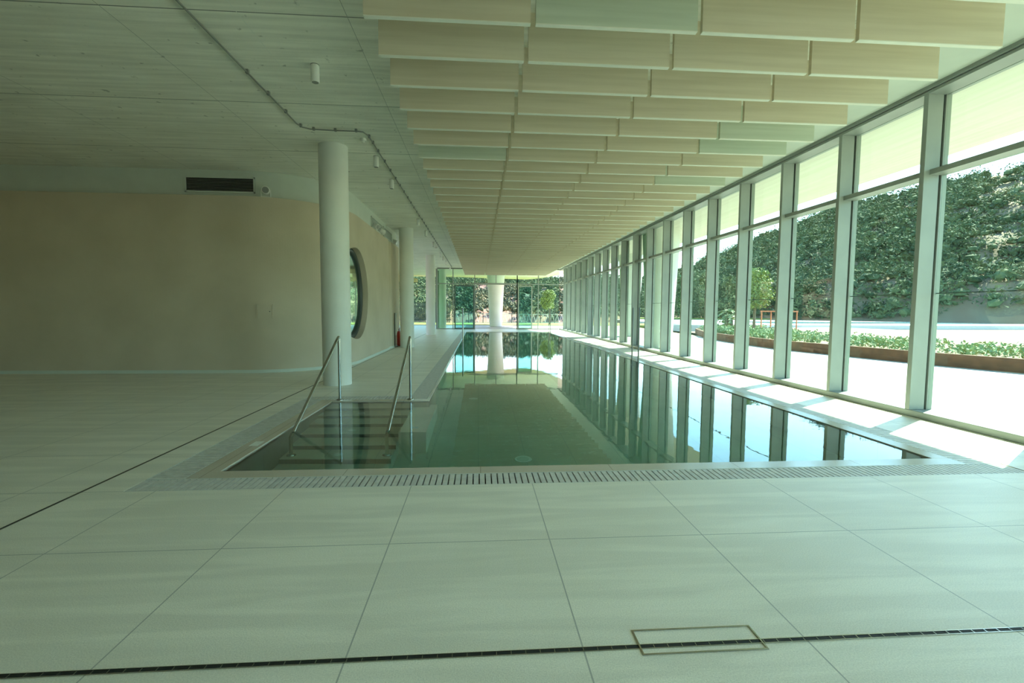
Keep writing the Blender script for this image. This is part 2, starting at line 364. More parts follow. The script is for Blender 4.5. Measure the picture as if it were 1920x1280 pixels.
# slot drains
def slot_drain(pts, axis, label, hatch=False):
    (x0, x1, y0, y1) = pts
    root = empty('slot_drain', (x0, y0, 0))
    b = MB().box(x0, x1, y0, y1, -0.001, 0.0015); b.build('slot', 'dark', root)
    t = 0.003; c = MB()
    if axis == 'x':
        c.box(x0, x1, y0-t, y0, -0.001, 0.0035); c.box(x0, x1, y1, y1+t, -0.001, 0.0035)
        n = int((x1-x0)/0.062); br = MB()
        for i in range(n):
            xx = x0+0.062*i; br.box(xx, xx+0.003, y0, y1, 0.0, 0.0025)
        cb = br.build('cross_bars', 'steel', root); cb['kind'] = 'stuff'
    else:
        c.box(x0-t, x0, y0, y1, -0.001, 0.0035); c.box(x1, x1+t, y0, y1, -0.001, 0.0035)
    c.build('steel_edge', 'steel', root)
    return tag(root, label, 'drain')
slot_drain((-6.0, 6.0, 1.878, 1.898), 'x', 'black slot drain line crossing the foreground floor')
slot_drain((-3.12, -3.106, 2.0, 31.0), 'y', 'thin black slot drain line on the floor beside the plaster wall')
h = empty('drain_access_cover', (0.7, 1.86, 0)); t = 0.007
b = MB(); x0, x1, y0, y1 = 0.70, 1.24, 1.845, 1.985
b.box(x0, x1, y0-t, y0, 0, 0.004); b.box(x0, x1, y1, y1+t, 0, 0.004); b.box(x0-t, x0, y0-t, y1+t, 0, 0.004); b.box(x1, x1+t, y0-t, y1+t, 0, 0.004)
b.build('frame', 'steel', h)
tag(h, 'thin steel frame of a rectangular access cover over the foreground slot drain', 'cover')

# ------------------------------------------------------------------ ceiling, roof
struct(MB().box(-14, 6.33, -2.6, 43, CZ, 4.55).build('ceiling', 'concrete'), 'board-marked bare concrete ceiling', 'ceiling')
roof = [(-18, -6), (9.3, -6), (9.3, 14), (9.4, 20), (8.9, 30), (7.8, 38), (7.0, 42.5), (6.2, 46), (5.0, 48.3), (0.95, 47.0), (-2.4, 45.4), (-18, 44.5)]
struct(MB().prism(roof, 4.551, 5.0).build('roof_canopy', 'soffit'), 'wide pale roof canopy with a beige soffit outside the glazing', 'roof')

struct(MB().box(4.86, 6.0, -2.6, END-0.1, CZ-0.012, CZ-0.001).build('ceiling_edge', 'bulkhead'), 'pale ceiling strip added along the windows to suggest daylight', 'ceiling')  # added strip; its pale tone stands in for daylight on the concrete
# acoustic baffles
BZ = 3.90; rows = [4.20+0.6135*i for i in range(49)]
bx = [(-0.965, 0.445), (0.490, 1.920), (1.965, 3.380), (3.425, 4.83)]
me = None; cols = ['leftmost column', 'second column from the left', 'third column from the left', 'rightmost column by the windows']
protos = []
for ci, (x0, x1) in enumerate(bx):
    L = x1-x0
    o = MB().box(0, L, -0.021, 0.021, 0.003, 0.46).build('ceiling_baffle', 'baffle'); protos.append(o)
    MB().box(0, L, -0.022, 0.022, -0.004, 0.004).build('edge_band', 'edgeband', o)
vis = 0
for ri, y in enumerate([4.20-1.227, 4.20-0.6135]+rows):
    for ci, (x0, x1) in enumerate(bx):
        if ri == 0: o = protos[ci]
        else: o = copy_tree(protos[ci], (0, 0, 0))
        o.location = (x0, y, BZ)
        rn = ri+1
        if rn == 1: rl = 'front row over the near deck'
        else: rl = ordinal(rn)+' row from the front'
        green = (ri-2, ci) in ((0, 1), (4, 3), (5, 3), (6, 0), (8, 3))
        if green:
            o.material_slots[0].link = 'OBJECT'; o.material_slots[0].material = MT['bafflegreen']
        tag(o, '%s hanging ceiling baffle, %s, %s' % ('pale green' if green else 'beige', rl, cols[ci]), 'baffle', 'acoustic baffles hanging in rows over the pool')

# ------------------------------------------------------------------ columns
col_names = ['nearest round white column, by the submerged stairs', 'second round white column, beside the plaster wall end', 'third round white column, standing free near the far end', 'round column outside the far glazing, seen through green glass']
for i, yy in enumerate((9.2, 18.1, 27.0, 36.0)):
    o = MB().lathe([(0.262, 0.0), (0.262, CZ if i < 3 else 4.55)], -2.71, yy).build('round_column', 'column', None, origin=(-2.71, yy, 0))
    tag(o, col_names[i], 'column', 'row of round columns')
def tapered(x, y, label, r0=0.53, r1=0.77, lean=0.0):
    n = 24; prof = [(r0+(r1-r0)*(k/n)**1.15, 4.551*k/n) for k in range(n+1)]
    o = MB().lathe(prof, x, y).build('tapered_column', 'column', None, origin=(x, y, 0))
    return tag(o, label, 'column', 'tapered white columns under the canopy')
tapered(1.49, 40.6, 'white tapered column outside, framed by the open far doors')
tapered(7.08, 18.0, 'white tapered column close outside the side windows', 0.5, 0.72)
tapered(8.6, 26.2, 'white tapered column farther along outside the side windows', 0.42, 0.7)

# ------------------------------------------------------------------ curved plaster wall with round window
WX = -3.2; CCX, CCY, R = -5.2, 12.85, 2.0
def wall_path(off=0.0):
    pts = [(-14.0, CCY-R+off)]
    nx = 60
    for k in range(nx+1):
        a = -PI/2 + (PI/2)*k/nx
        pts.append((CCX+(R-off)*math.cos(a), CCY+(R-off)*math.sin(a)))
    pts.append((WX-off, 17.15)); pts.append((WX-off-0.06, 17.25)); pts.append((WX-off-0.06, 17.55)); pts.append((WX-off, 17.65))
    for k in range(11):
        a = (PI/2)*k/10; pts.append((WX-1.0+(1.0-off)*math.cos(a), 19.3+(1.0-off)*math.sin(a)))
    return pts
def ribbon(p_out, p_in, z0, z1):
    n = len(p_out); b = MB(); poly = p_out+list(reversed(p_in)); m_ = len(poly)
    vs = [(x,y,z0) for x,y in poly]+[(x,y,z1) for x,y in poly]
    fs = []
    for i in range(n-1):
        a, c_ = i, i+1; d_, e_ = m_-1-i, m_-2-i
        fs.append((a, d_, e_, c_)); fs.append((m_+a, m_+c_, m_+e_, m_+d_))
    for i in range(m_): fs.append((i, (i+1) % m_, m_+(i+1) % m_, m_+i))
    return b.add(vs, fs)
RIMY, RIMZ, RR = 12.76, 1.85, 1.20
wall = ribbon(wall_path(0), wall_path(0.3), 0.0, 3.90).build('wall_left', 'plaster')
cutter = MB().add([(x, RIMY+RR*math.cos(2*PI*k/64), RIMZ+RR*math.sin(2*PI*k/64)) for x in (-7, -2) for k in range(64)],
    [tuple(reversed(range(64))), tuple(range(64, 128))]+[(k, (k+1) % 64, 64+(k+1) % 64, 64+k) for k in range(64)]).build('cutter', 'plaster')
for o in (wall, cutter):
    bm = bmesh.new(); bm.from_mesh(o.data); bmesh.ops.recalc_face_normals(bm, faces=bm.faces); bm.to_mesh(o.data); bm.free()
md = wall.modifiers.new('hole', 'BOOLEAN'); md.operation = 'DIFFERENCE'; md.object = cutter; md.solver = 'EXACT'
dg = bpy.context.evaluated_depsgraph_get()
nm = bpy.data.meshes.new_from_object(wall.evaluated_get(dg)); wall.modifiers.clear(); wall.data = nm
bpy.data.objects.remove(cutter)
for pg in nm.polygons: pg.use_smooth = False
struct(wall, 'curved beige plaster wall with a large round opening', 'wall')
# bulkhead above the wall and skirting
struct(ribbon(wall_path(0.10), wall_path(0.3), 3.90, CZ).build('trim_1', 'bulkhead'), 'pale bulkhead between the plaster wall and the ceiling', 'trim')
struct(ribbon(wall_path(-0.012), wall_path(0.0), 0.0, 0.07).build('baseboard_left', 'bulkhead'), 'low pale skirting at the foot of the plaster wall', 'baseboard')
# round window
def wx(y, off):
    if y < CCY: return CCX+math.sqrt(max(0, (R-off)**2-(CCY-y)**2))
    return WX-off
win = empty('round_window', (WX-0.2, RIMY, RIMZ))
b = MB(); n = 72; vs = []; fs = []
for k in range(n):
    a = 2*PI*k/n
    for rr_, off in ((RR-0.002, 0.15), (RR-0.10, 0.15), (RR-0.10, 0.27), (RR-0.002, 0.27)):
        y = RIMY+rr_*math.cos(a); vs.append((wx(y, off), y, RIMZ+rr_*math.sin(a)))
for k in range(n):
    for j in range(4): fs.append((k*4+j, k*4+(j+1) % 4, ((k+1) % n)*4+(j+1) % 4, ((k+1) % n)*4+j))
b.add(vs, fs, True).build('window_frame', 'darkmetal', win)
vs = []; fs = []; rings = 8
for off in (0.20, 0.212):
    base = len(vs)
    vs.append((wx(RIMY, off), RIMY, RIMZ))
    for i in range(1, rings+1):
        for k in range(48):
            a = 2*PI*k/48; y = RIMY+(RR-0.09)*i/rings*math.cos(a); vs.append((wx(y, off), y, RIMZ+(RR-0.09)*i/rings*math.sin(a)))
    for k in range(48): fs.append((base, base+1+k, base+1+(k+1) % 48))
    for i in range(rings-1):
        for k in range(48): fs.append((base+1+i*48+k, base+1+(i+1)*48+k, base+1+(i+1)*48+(k+1) % 48, base+1+i*48+(k+1) % 48))
MB().add(vs, fs, True).build('glass_pane', 'glass', win)
tag(win, 'large round window with a deep dark frame set in the beige plaster wall', 'window')
# access panel on curved wall
ap = empty('access_panel', (-4.77, 10.9, 1.38)); ap.rotation_euler = (0, 0, 0.22)
t = 0.03
b = MB(); W2, H2 = 0.165, 0.165
b.box(-W2, W2, -0.02, 0.03, -H2, -H2+0.02); b.box(-W2, W2, -0.02, 0.03, H2-0.02, H2); b.box(-W2, -W2+0.02, -0.02, 0.03, -H2, H2); b.box(W2-0.02, W2, -0.02, 0.03, -H2, H2)
o = b.build('frame', 'plaster'); o.parent = ap; o.location = (0, 0, 0)
o = MB().box(-W2+0.023, W2-0.023, -0.014, 0.03, -H2+0.023, H2-0.023).build('door', 'plaster'); o.parent = ap; o.location = (0, 0, 0)
k_ = MB().tube([(0.10, -0.014, 0), (0.10, -0.022, 0)], 0.012).build('lock', 'darksteel'); k_.parent = ap
tag(ap, 'small square plastered access panel on the curved wall', 'access panel')

# vents in bulkhead
def vent(p0, p1, z0, z1, nrm, label, dark=True):
    p0 = Vector((*p0, 0)); p1 = Vector((*p1, 0)); n_ = Vector((*nrm, 0)).normalized()
    root = empty('air_vent', ((p0+p1)/2+Vector((0, 0, z0)))); d = (p1-p0).normalized()
    def bar(b, a, c_, za, zb, o0, o1):
        q = [p0+d*a+n_*o0, p0+d*c_+n_*o0, p0+d*c_+n_*o1, p0+d*a+n_*o1]
        vs = [(v.x, v.y, za) for v in q]+[(v.x, v.y, zb) for v in q]
        b.add(vs, [(0,3,2,1),(4,5,6,7),(0,1,5,4),(1,2,6,5),(2,3,7,6),(3,0,4,7)])
    L = (p1-p0).length; b = MB(); fr = 0.03
    bar(b, 0, L, z0, z0+fr, 0, 0.03); bar(b, 0, L, z1-fr, z1, 0, 0.03); bar(b, 0, fr, z0, z1, 0, 0.03); bar(b, L-fr, L, z0, z1, 0, 0.03)
    b.build('frame', 'bulkhead', root)
    b = MB(); bar(b, fr, L-fr, z0+fr, z1-fr, 0.0, 0.006); b.build('opening', 'dark' if dark else 'band', root)
    b = MB(); k = z0+fr+0.02
    while k < z1-fr-0.01: bar(b, fr, L-fr, k, k+0.008, 0.008, 0.024); k += 0.032
    b.build('louvres', 'bulkhead' if not dark else 'cable', root)
    return tag(root, label, 'vent', 'louvred vents in the pale bulkhead')
vent((-6.4, 10.955), (-4.92, 10.955), 3.98, 4.32, (0, -1), 'dark louvred vent above the curved part of the wall')
vent((-3.30, 14.9), (-3.30, 16.5), 3.96, 4.30, (1, 0), 'grey louvred vent high on the bulkhead behind two spotlights', False)
vent((-3.30, 16.75), (-3.30, 18.3), 3.96, 4.30, (1, 0), 'grey louvred vent high on the bulkhead nearest the second column', False)

# ledge spotlights
def spot(x, y, z, ang, tilt, label):
    root = empty('ledge_spotlight', (x, y, z)); root.rotation_euler = (0, 0, ang)
    d = Vector((0, -math.cos(tilt), -math.sin(tilt))); c = Vector((0, 0, 0.15))
    def loc(o): o.parent = root; o.location = (0, 0, 0); return o
    loc(MB().tube([c-d*0.09, c-d*0.085, c+d*0.10, c+d*0.105], 0, 24, radii=[0.075, 0.085, 0.085, 0.078]).build('drum', 'white'))
    loc(MB().tube([c+d*0.095, c+d*0.108], 0.068, 24).build('lens', 'lens'))
    b = MB()
    for s in (-1, 1): b.tube([(s*0.092, 0, 0.15), (s*0.094, 0.01, 0.01)], 0.008, 8)
    b.box(-0.1, 0.1, -0.015, 0.03, 0.0, 0.012)
    loc(b.build('bracket', 'white'))
    return tag(root, label, 'spotlight', 'drum spotlights on top of the plaster wall')
spot(-4.69, 10.93, 3.90, 0.35, 0.15, 'white drum spotlight on the curved wall top beside the dark vent')
spot(-3.25, 15.25, 3.90, 1.2, 0.3, 'white drum spotlight on the wall top before the first grey vent')
spot(-3.25, 16.3, 3.90, 2.2, 0.3, 'white drum spotlight on the wall top between the two grey vents')
spot(-3.25, 18.75, 3.90, 1.2, 0.4, 'drum spotlight on the wall top past the grey vents, by the second column')

# downlights
dl = [(6.21, 'd'), (9.71, 'd'), (11.38, 'd'), (16.18, 'd'), (18.56, 'd'), (21.62, 'd'), (25.67, 'd'), (27.48, 'd'), (29.89, 'd'), (34.2, 'd')]
root = empty('ceiling_downlight', (-2.03, dl[0][0], CZ))
o = MB().lathe([(0.048, CZ-0.005), (0.052, CZ-0.02), (0.052, CZ-0.205), (0.049, CZ-0.21)], -2.03, dl[0][0], 28).build('housing', 'white', root)
o = MB().lathe([(0.040, CZ-0.211), (0.040, CZ-0.214)], -2.03, dl[0][0], 24).build('lens', 'lens', root)
o = MB().lathe([(0.05, CZ), (0.05, CZ-0.006)], -2.03, dl[0][0], 24).build('mounting_ring', 'darkmetal', root)
for i, (y, _) in enumerate(dl):
    r_ = root if i == 0 else copy_tree(root, (0, y-dl[0][0], 0))
    tag(r_, 'white cylinder downlight under the concrete ceiling, %s from the front of its row' % ordinal(i+1), 'downlight', 'white cylinder downlights along the ceiling')
for i, (x, y, lb) in enumerate(((-2.05, 8.75, 'white dome smoke detector on the ceiling in front of the nearest column'), (-2.05, 23.3, 'small dome smoke detector on the ceiling far down the row of downlights'))):
    root = empty('smoke_detector', (x, y, CZ))
    MB().lathe([(0.055, CZ), (0.058, CZ-0.03), (0.05, CZ-0.045)], x, y, 28).build('base', 'white', root)
    MB().lathe([(0.035, CZ-0.044), (0.034, CZ-0.06), (0.02, CZ-0.075)], x, y, 24).build('sensor_dome', 'white', root)
    tag(root, lb, 'smoke detector', 'dome detectors on the ceiling')

# ceiling conduit
pts = [(-2.93, -2.0), (-2.93, 7.6), (-2.94, 8.05), (-2.90, 8.2), (-2.80, 8.27), (-2.4, 8.3), (-2.05, 8.3), (-1.95, 8.33), (-1.90, 8.5), (-1.90, 12), (-1.88, 20), (-1.90, 34.5)]
cz = CZ-0.035
root = empty('ceiling_conduit', (-2.93, -2.0, cz))
MB().tube([(x, y, cz) for x, y in pts], 0.011, 8).build('conduit', 'cable', root)
cl = [(-2.93, 6.4), (-2.93, 7.0), (-2.93, 7.6), (-2.91, 8.15), (-2.75, 8.28), (-2.4, 8.3), (-2.06, 8.3), (-1.9, 8.55), (-1.9, 8.85)]
y = 9.3
while y < 34: cl.append((-1.9 if y < 16 else -1.885, y)); y += 0.62
for x, y in cl:
    MB().box(x-0.018, x+0.018, y-0.02, y+0.02, cz-0.014, CZ).build('conduit_clip', 'cable', root)
tag(root, 'thin dark electrical conduit clipped along the concrete ceiling', 'conduit')

# ------------------------------------------------------------------ right facade bays
fin0 = 10.60
ys = [fin0+1.5*k for k in range(-8, 17)]   # -1.4 .. 34.6
proto = None
for i in range(len(ys)-1):
    y0, y1 = ys[i], ys[i+1]
    if proto is None:
        w_ = empty('window_1', (GX, y0, 0))
        b = MB().box(6.0, 6.22, y0-0.035, y0+0.035, 0.09, 4.36); b.build('mullion', 'metal', w_, bevel=0.004)
        MB().box(6.22, 6.25, y0-0.016, y0+0.016, 0.09, 4.36).build('gasket', 'darkmetal', w_)
        MB().box(6.25, 6.33, y0-0.04, y0+0.04, 0.09, 4.36).build('outer_frame', 'metal', w_)
        MB().box(6.08, 6.32, y0+0.035, y1-0.035, 3.30, 3.37).build('transom', 'metal', w_)
        MB().box(6.262, 6.278, y0+0.04, y1-0.04, 0.09, 3.30).build('lower_pane', 'glass', w_)
        MB().box(6.262, 6.278, y0+0.04, y1-0.04, 3.37, 4.36).build('upper_pane', 'glass', w_)
        MB().box(6.285, 6.30, y0+0.04, y1-0.04, 1.70, 1.712).build('glazing_bar', 'darkmetal', w_)
        proto = w_
    else:
        w_ = copy_tree(proto, (0, y0-ys[0], 0)); w_.name = 'window_%d' % (i+1)
    struct(w_)
tb = MB().box(6.0, 6.34, -2.6, END, 0.0, 0.09).build('trim_2', 'metal', bevel=0.01)
struct(tb, 'metal sill at the foot of the side windows', 'trim')
struct(MB().box(6.0, 6.34, -2.6, END, 4.36, 4.40).build('trim_3', 'metal'), 'pale head frame over the side windows', 'trim')
struct(MB().box(5.97, 6.06, -2.6, END, 4.41, CZ).build('trim_4', 'band'), 'dark band where the side windows meet the ceiling', 'trim')

# ------------------------------------------------------------------ end facade
def glass_bay(name, xa, xb, y, zlo, zhi, along='x', m='glass', tr=3.30):
    root = empty(name, (xa if along == 'x' else y, y if along == 'x' else xa, 0))
    def bx_(b, a0, a1, d0, d1, z0, z1):
        return b.box(a0, a1, y+d0, y+d1, z0, z1) if along == 'x' else b.box(y+d0, y+d1, a0, a1, z0, z1)
    bx_(MB(), xa-0.03, xa+0.03, -0.07, 0.07, 0, CZ-0.07).build('mullion', 'metal', root)
    if zlo < tr:
        bx_(MB(), xa+0.03, xb-0.03, -0.008, 0.008, 0.06, tr).build('lower_pane', m, root)
        bx_(MB(), xa+0.03, xb-0.03, -0.04, 0.04, 0.0, 0.06).build('bottom_rail', 'metal', root)
    bx_(MB(), xa+0.03, xb-0.03, -0.008, 0.008, tr+0.06, CZ-0.07).build('upper_pane', m, root)
    bx_(MB(), xa+0.03, xb-0.03, -0.05, 0.05, tr, tr+0.06).build('transom', 'metal', root)
    return struct(root)
wi = len(ys)
for xa, xb, lo in ((-3.0, -1.86, 0), (-1.86, -0.28, 0), (2.86, 4.43, 0), (4.43, 6.0, 0)):
    glass_bay('window_%d' % wi, xa, xb, END, lo, 4.4); wi += 1
# over-door lights
ov = empty('window_%d' % wi, (-0.28, END, 3.3)); wi += 1; struct(ov)
MB().box(-0.31, -0.25, END-0.07, END+0.07, 0, 4.40).build('mullion', 'metal', ov)
MB().box(1.26, 1.32, END-0.06, END+0.06, 3.40, 4.40).build('mullion', 'metal', ov)
MB().box(2.83, 2.89, END-0.07, END+0.07, 0, 4.40).build('mullion', 'metal', ov)
MB().box(-0.25, 2.83, END-0.09, END+0.09, 3.28, 3.40).build('transom', 'metal', ov)
MB().box(-0.25, 2.83, END-0.008, END+0.008, 3.40, 4.40).build('upper_pane', 'glass', ov)
struct(MB().box(-3.0, 6.34, END-0.08, END+0.08, 4.40, CZ).build('trim_5', 'cable'), 'dark head beam over the far glazing', 'trim')
def leaf(name, x0, x1, y, m, gm, label):
    root = empty(name, (x0, y, 0)); f_ = 0.09
    b = MB().box(x0, x0+f_, y-0.025, y+0.025, 0.02, 3.22).box(x1-f_, x1, y-0.025, y+0.025, 0.02, 3.22).box(x0+f_, x1-f_, y-0.025, y+0.025, 0.02, 0.02+f_).box(x0+f_, x1-f_, y-0.025, y+0.025, 3.22-f_, 3.22)
    b.build('door_frame', m, root)
    MB().box(x0+f_, x1-f_, y-0.006, y+0.006, 0.02+f_, 3.22-f_).build('glass_pane', gm, root)
    return struct(root, label, 'door')
leaf('door_1', -1.76, -0.31, END-0.14, 'doormetal', 'glassdeep', 'left glass door leaf with a dark frame, slid open')
leaf('door_2', 2.89, 3.98, END-0.14, 'metal', 'glassdeep', 'right glass door leaf with a pale frame, slid open')
# left lobby glazing: side run and far run
for k in range(5):
    ya = END+0.1+1.62*k
    glass_bay('window_%d' % wi, ya, ya+1.62, -3.05, 0, 4.4, along='y'); wi += 1
for k in range(7):
    xa = -3.1-1.57*(k+1)
    glass_bay('window_%d' % wi, xa, xa+1.57, 43.0, 0, 4.4); wi += 1
# enclosing walls outside the view
struct(MB().box(-14.2, -14.0, -2.6, 10.85, 0, CZ).build('wall_far_left', 'plaster'), 'beige side wall', 'wall')
struct(MB().box(-14.0, 1.4, -2.8, -2.62, 0, CZ).build('wall_back', 'bulkhead'), 'plain pale wall behind the viewer', 'wall')
for k in range(3):  # unseen glazing added behind the viewer to brighten floor and baffles
    xa = 1.4+1.54*k
    glass_bay('window_%d' % wi, xa, xa+1.54, -2.7, 0, 4.4); wi += 1

# ------------------------------------------------------------------ handrails
def arc(p, a, b_, r, n=6):
    """rounded corner at p between directions towards a and b_"""
    p = Vector(p); u = (Vector(a)-p).normalized(); v = (Vector(b_)-p).normalized()
    return [((1-t)**2)*(p+u*r)+2*t*(1-t)*p+t*t*(p+v*r) for t in [i/n for i in range(n+1)]]
def handrail(x, label):
    root = empty('pool_handrail', (x, 7.58, 0)); r = 0.021
    top = (x, 7.58, 1.02); foot = (x, 7.58, 0.0); low = (x, 5.74, 0.0)
    pts = [foot]+arc(top, foot, low, 0.05)+arc((x, 5.68, -0.02), top, (x, 5.60, -0.16), 0.06)+[(x, 5.60, -0.20)]
    MB().tube(pts, r, 14).build('rail_tube', 'steel', root)
    MB().tube([(x, 5.60, -0.18), (x, 5.60, -0.89)], r, 14).build('underwater_post', 'steel', root)
    b = MB().lathe([(0.055, 0.0), (0.055, 0.008), (0.03, 0.02)], x, 7.58, 24); b.build('flange', 'steel', root)
    b = MB().lathe([(0.055, -0.90), (0.055, -0.892), (0.03, -0.88)], x, 5.60, 24); b.build('flange', 'steel', root)
    return tag(root, label, 'handrail', 'stair handrails')
handrail(-2.20, 'stainless handrail on the left side of the submerged stairs')
handrail(-1.09, 'stainless handrail on the right side of the submerged stairs')
# vertical poles at the pool edge
def pole(x, y, label, z1=1.53, m='darksteel'):
    root = empty('pool_edge_pole', (x, y, 0))
    MB().tube([(x, y, -0.6), (x, y, z1-0.03), (x, y, z1)], 0, 12, radii=[0.020, 0.020, 0.012]).build('pole', m, root)
    MB().lathe([(0.035, -0.02), (0.035, 0.0)], x, y, 16).build('collar', m, root)
    return tag(root, label, 'pole', 'thin upright poles along the pool edges')
pole(4.40, 13.14, 'thin dark upright pole on the window side of the pool, farther of a pair')
pole(4.38, 12.55, 'thin dark upright pole on the window side of the pool, nearer of a pair')
pole(-0.70, 21.6, 'thin upright pole on the column side of the pool, farther of a close pair', m='steel')
pole(-0.70, 21.0, 'thin upright pole on the column side of the pool, nearer of a close pair')
pole(4.42, 29.3, 'thin dark upright pole near the far window-side corner, farther of a close pair')
pole(4.42, 28.7, 'thin dark upright pole near the far window-side corner, nearer of a close pair')

# round floor light in basin, inlets
fx = [(0.56, 5.75, DEPTH, 0.11, 'pale round light set in the pool bottom near the front edge')]
for x, y, z, r, lb in fx:
    root = empty('pool_floor_light', (x, y, z))
    MB().lathe([(r, z), (r*0.96, z+0.012)], x, y, 32).build('bezel', 'white', root)
    MB().lathe([(r*0.7, z+0.0125), (r*0.68, z+0.016)], x, y, 32).build('lens', 'markmat', root)
    tag(root, lb, 'pool light')
for i, (k, x, lb) in enumerate(((1, -1.72, 'small round inlet on the second submerged stair, nearest the column'), (3, -1.68, 'small round inlet on the fourth submerged stair'), (5, -1.67, 'small round inlet on the sixth submerged stair'))):
    y = AY1-0.33*k-0.165; z = -0.15*(k+1)
    o = MB().lathe([(0.055, z), (0.05, z+0.008), (0.02, z+0.009)], x, y, 24).build('stair_inlet', 'markmat', None, origin=(x, y, z))
    tag(o, lb, 'inlet', 'round inlets on the stairs')
o = MB().box(-0.90, -0.80, 6.18, 6.26, -0.42, -0.41).build('inlet_plate', 'markmat', None, origin=(-0.85, 6.54, -0.8), bevel=0.003)
tag(o, 'small pale plate on the underwater ledge beside the stairs', 'plate')
rt = MB().lathe([(0.09, DEPTH), (0.085, DEPTH+0.01)], -0.1, 9.0, 24).build('floor_inlet', 'white', None, origin=(-0.1, 9.0, DEPTH))
tag(rt, 'round white inlet on the pool bottom close to the column side', 'inlet')
# small vents of lettering-like depth plate on coping
dp = MB().box(-2.42, -2.33, 5.05, 5.22, 0.0, 0.0012).build('depth_plate', 'markmat', None, origin=(-2.38, 5.1, 0))
tag(dp, 'small pale depth plate on the coping left of the stairs', 'plate')

# fire extinguisher and white post by wall end
ex = empty('fire_extinguisher', (-3.085, 18.55, 0.0)); x, y = -3.085, 18.55
MB().lathe([(0.05, 0.02), (0.085, 0.04), (0.085, 0.50), (0.06, 0.58), (0.025, 0.60)], x, y, 28).build('cylinder', 'red', ex)
MB().tube([(x, y, 0.60), (x, y, 0.68)], 0.022, 12).build('valve', 'darksteel', ex)
MB().tube([(x, y, 0.66), (x+0.03, y-0.1, 0.72), (x+0.03, y-0.19, 0.55), (x+0.02, y-0.17, 0.2), (x+0.02, y-0.13, 0.1)], 0.012, 8).build('hose', 'red', ex)
MB().lathe([(0.10, 0.0), (0.10, 0.02)], x, y, 24).build('stand', 'darksteel', ex)
tag(ex, 'red fire extinguisher standing by the wall behind the second column', 'fire extinguisher')
wp = empty('white_wall_post', (-3.16, 18.2, 0))
MB().box(-3.198, -3.12, 18.20, 18.26, 0.45, 1.30).build('white_panel', 'white', wp)
MB().box(-3.198, -3.17, 18.14, 18.20, 0.0, 1.30).build('dark_edge', 'darksteel', wp)
tag(wp, 'narrow white upright panel on the wall beside the fire extinguisher', 'panel')

# ------------------------------------------------------------------ outdoors
gr = MB()
gr.box(6.36, 12.5, -20, 44, -0.3, -0.02); gr.box(12.5, 14.3, -20, 22, -0.3, -0.02); gr.box(-30, 6.36, 43.1, 44, -0.3, -0.02); gr.box(-2.98, 6.36, 34.95, 43.1, -0.3, -0.02); gr.box(-30, 6.36, -20, -2.75, -0.3, -0.02)
gr.box(-30, -14.25, -2.75, 43.1, -0.3, -0.02)
struct(gr.build('outdoor_paving', 'paving'), 'pale sunlit paving outside the glazing', 'paving')
struct(MB().prism([(14.3, -20), (17.0, -20), (12.2, 16.8), (12.9, 22.5), (12.9, 44), (12.5, 44), (12.5, 22), (14.3, 22)][:4]+[(14.0, 30), (14.0, 44), (12.5, 44), (12.5, 22), (14.3, 22)], -0.3, -0.015).build('tan_path', 'path'), 'tan path beside the planter bed', 'path')
struct(MB().box(-150, 180, 44.0, 160, -0.8, -0.31).box(12, 180, -60, 44.0, -0.8, -0.31).box(-150, -14.4, -60, 44.0, -0.8, -0.31).build('ground', 'earth'), 'dry ground', 'ground')
lawn = MB().box(-30, 19.9, 44.0, 51.0, -0.3, 0.02).box(24, 110, 70.1, 92, -0.3, 0.3)
struct(lawn.build('lawn', 'grass'), 'short green lawn beyond the paving', 'grass')

# hill
prof = [(-110, .13), (-60, .13), (-30, .10), (-12, .082), (-4, .074), (4, .080), (10, .072), (15, .068), (19, .066), (24, .082), (27, .105), (30, .128), (33, .15), (40, .19), (50, .21), (80, .19), (120, .15)]
def crest(az):
    for (a, e1), (b_, e2) in zip(prof, prof[1:]):
        if a <= az <= b_:
            t = (az-a)/(b_-a); t = t*t*(3-2*t); return e1+(e2-e1)*t
    return .13
R0, R1 = 56.0, 118.0
def hr(az):
    t = max(0, min(1, (az-11)/10)); t = t*t*(3-2*t); return 56+26*t, 118+34*t
def hill_z(az, r):
    R0, R1 = hr(az)
    t = max(0, min(1, (r-R0)/(R1-R0))); e_ = crest(az)
    s = t**0.85
    step = 0.035*math.sin(t*26+az*0.11)
    z = e_*R1*max(0, s+step*(t > 0.02)*(1-t))
    z += 1.1*math.sin(az*0.9+r*0.21)*t*(1-t)*2 + 0.7*math.sin(az*2.3-r*0.4)*t*(1-t)*2
    return z
vs = []; fs = []; NA, NR = 190, 34
for i in range(NA+1):
    az = -100+200*i/NA; a = math.radians(az); R0, R1 = hr(az)
    for j in range(NR+1):
        r = R0+(R1-R0)*j/NR; z = hill_z(az, r) - (0.35 if j == 0 else 0)
        vs.append((r*math.sin(a), r*math.cos(a), z))
    r = R1+25; vs.append((r*math.sin(a), r*math.cos(a), -0.4))
w1 = NR+2
for i in range(NA):
    for j in range(NR+1): fs.append((i*w1+j, i*w1+j+1, (i+1)*w1+j+1, (i+1)*w1+j))
b = MB(); b.add(vs, fs, True)
struct(b.build('hillside', 'earth'), 'terraced earth hillside behind the grounds', 'hill')
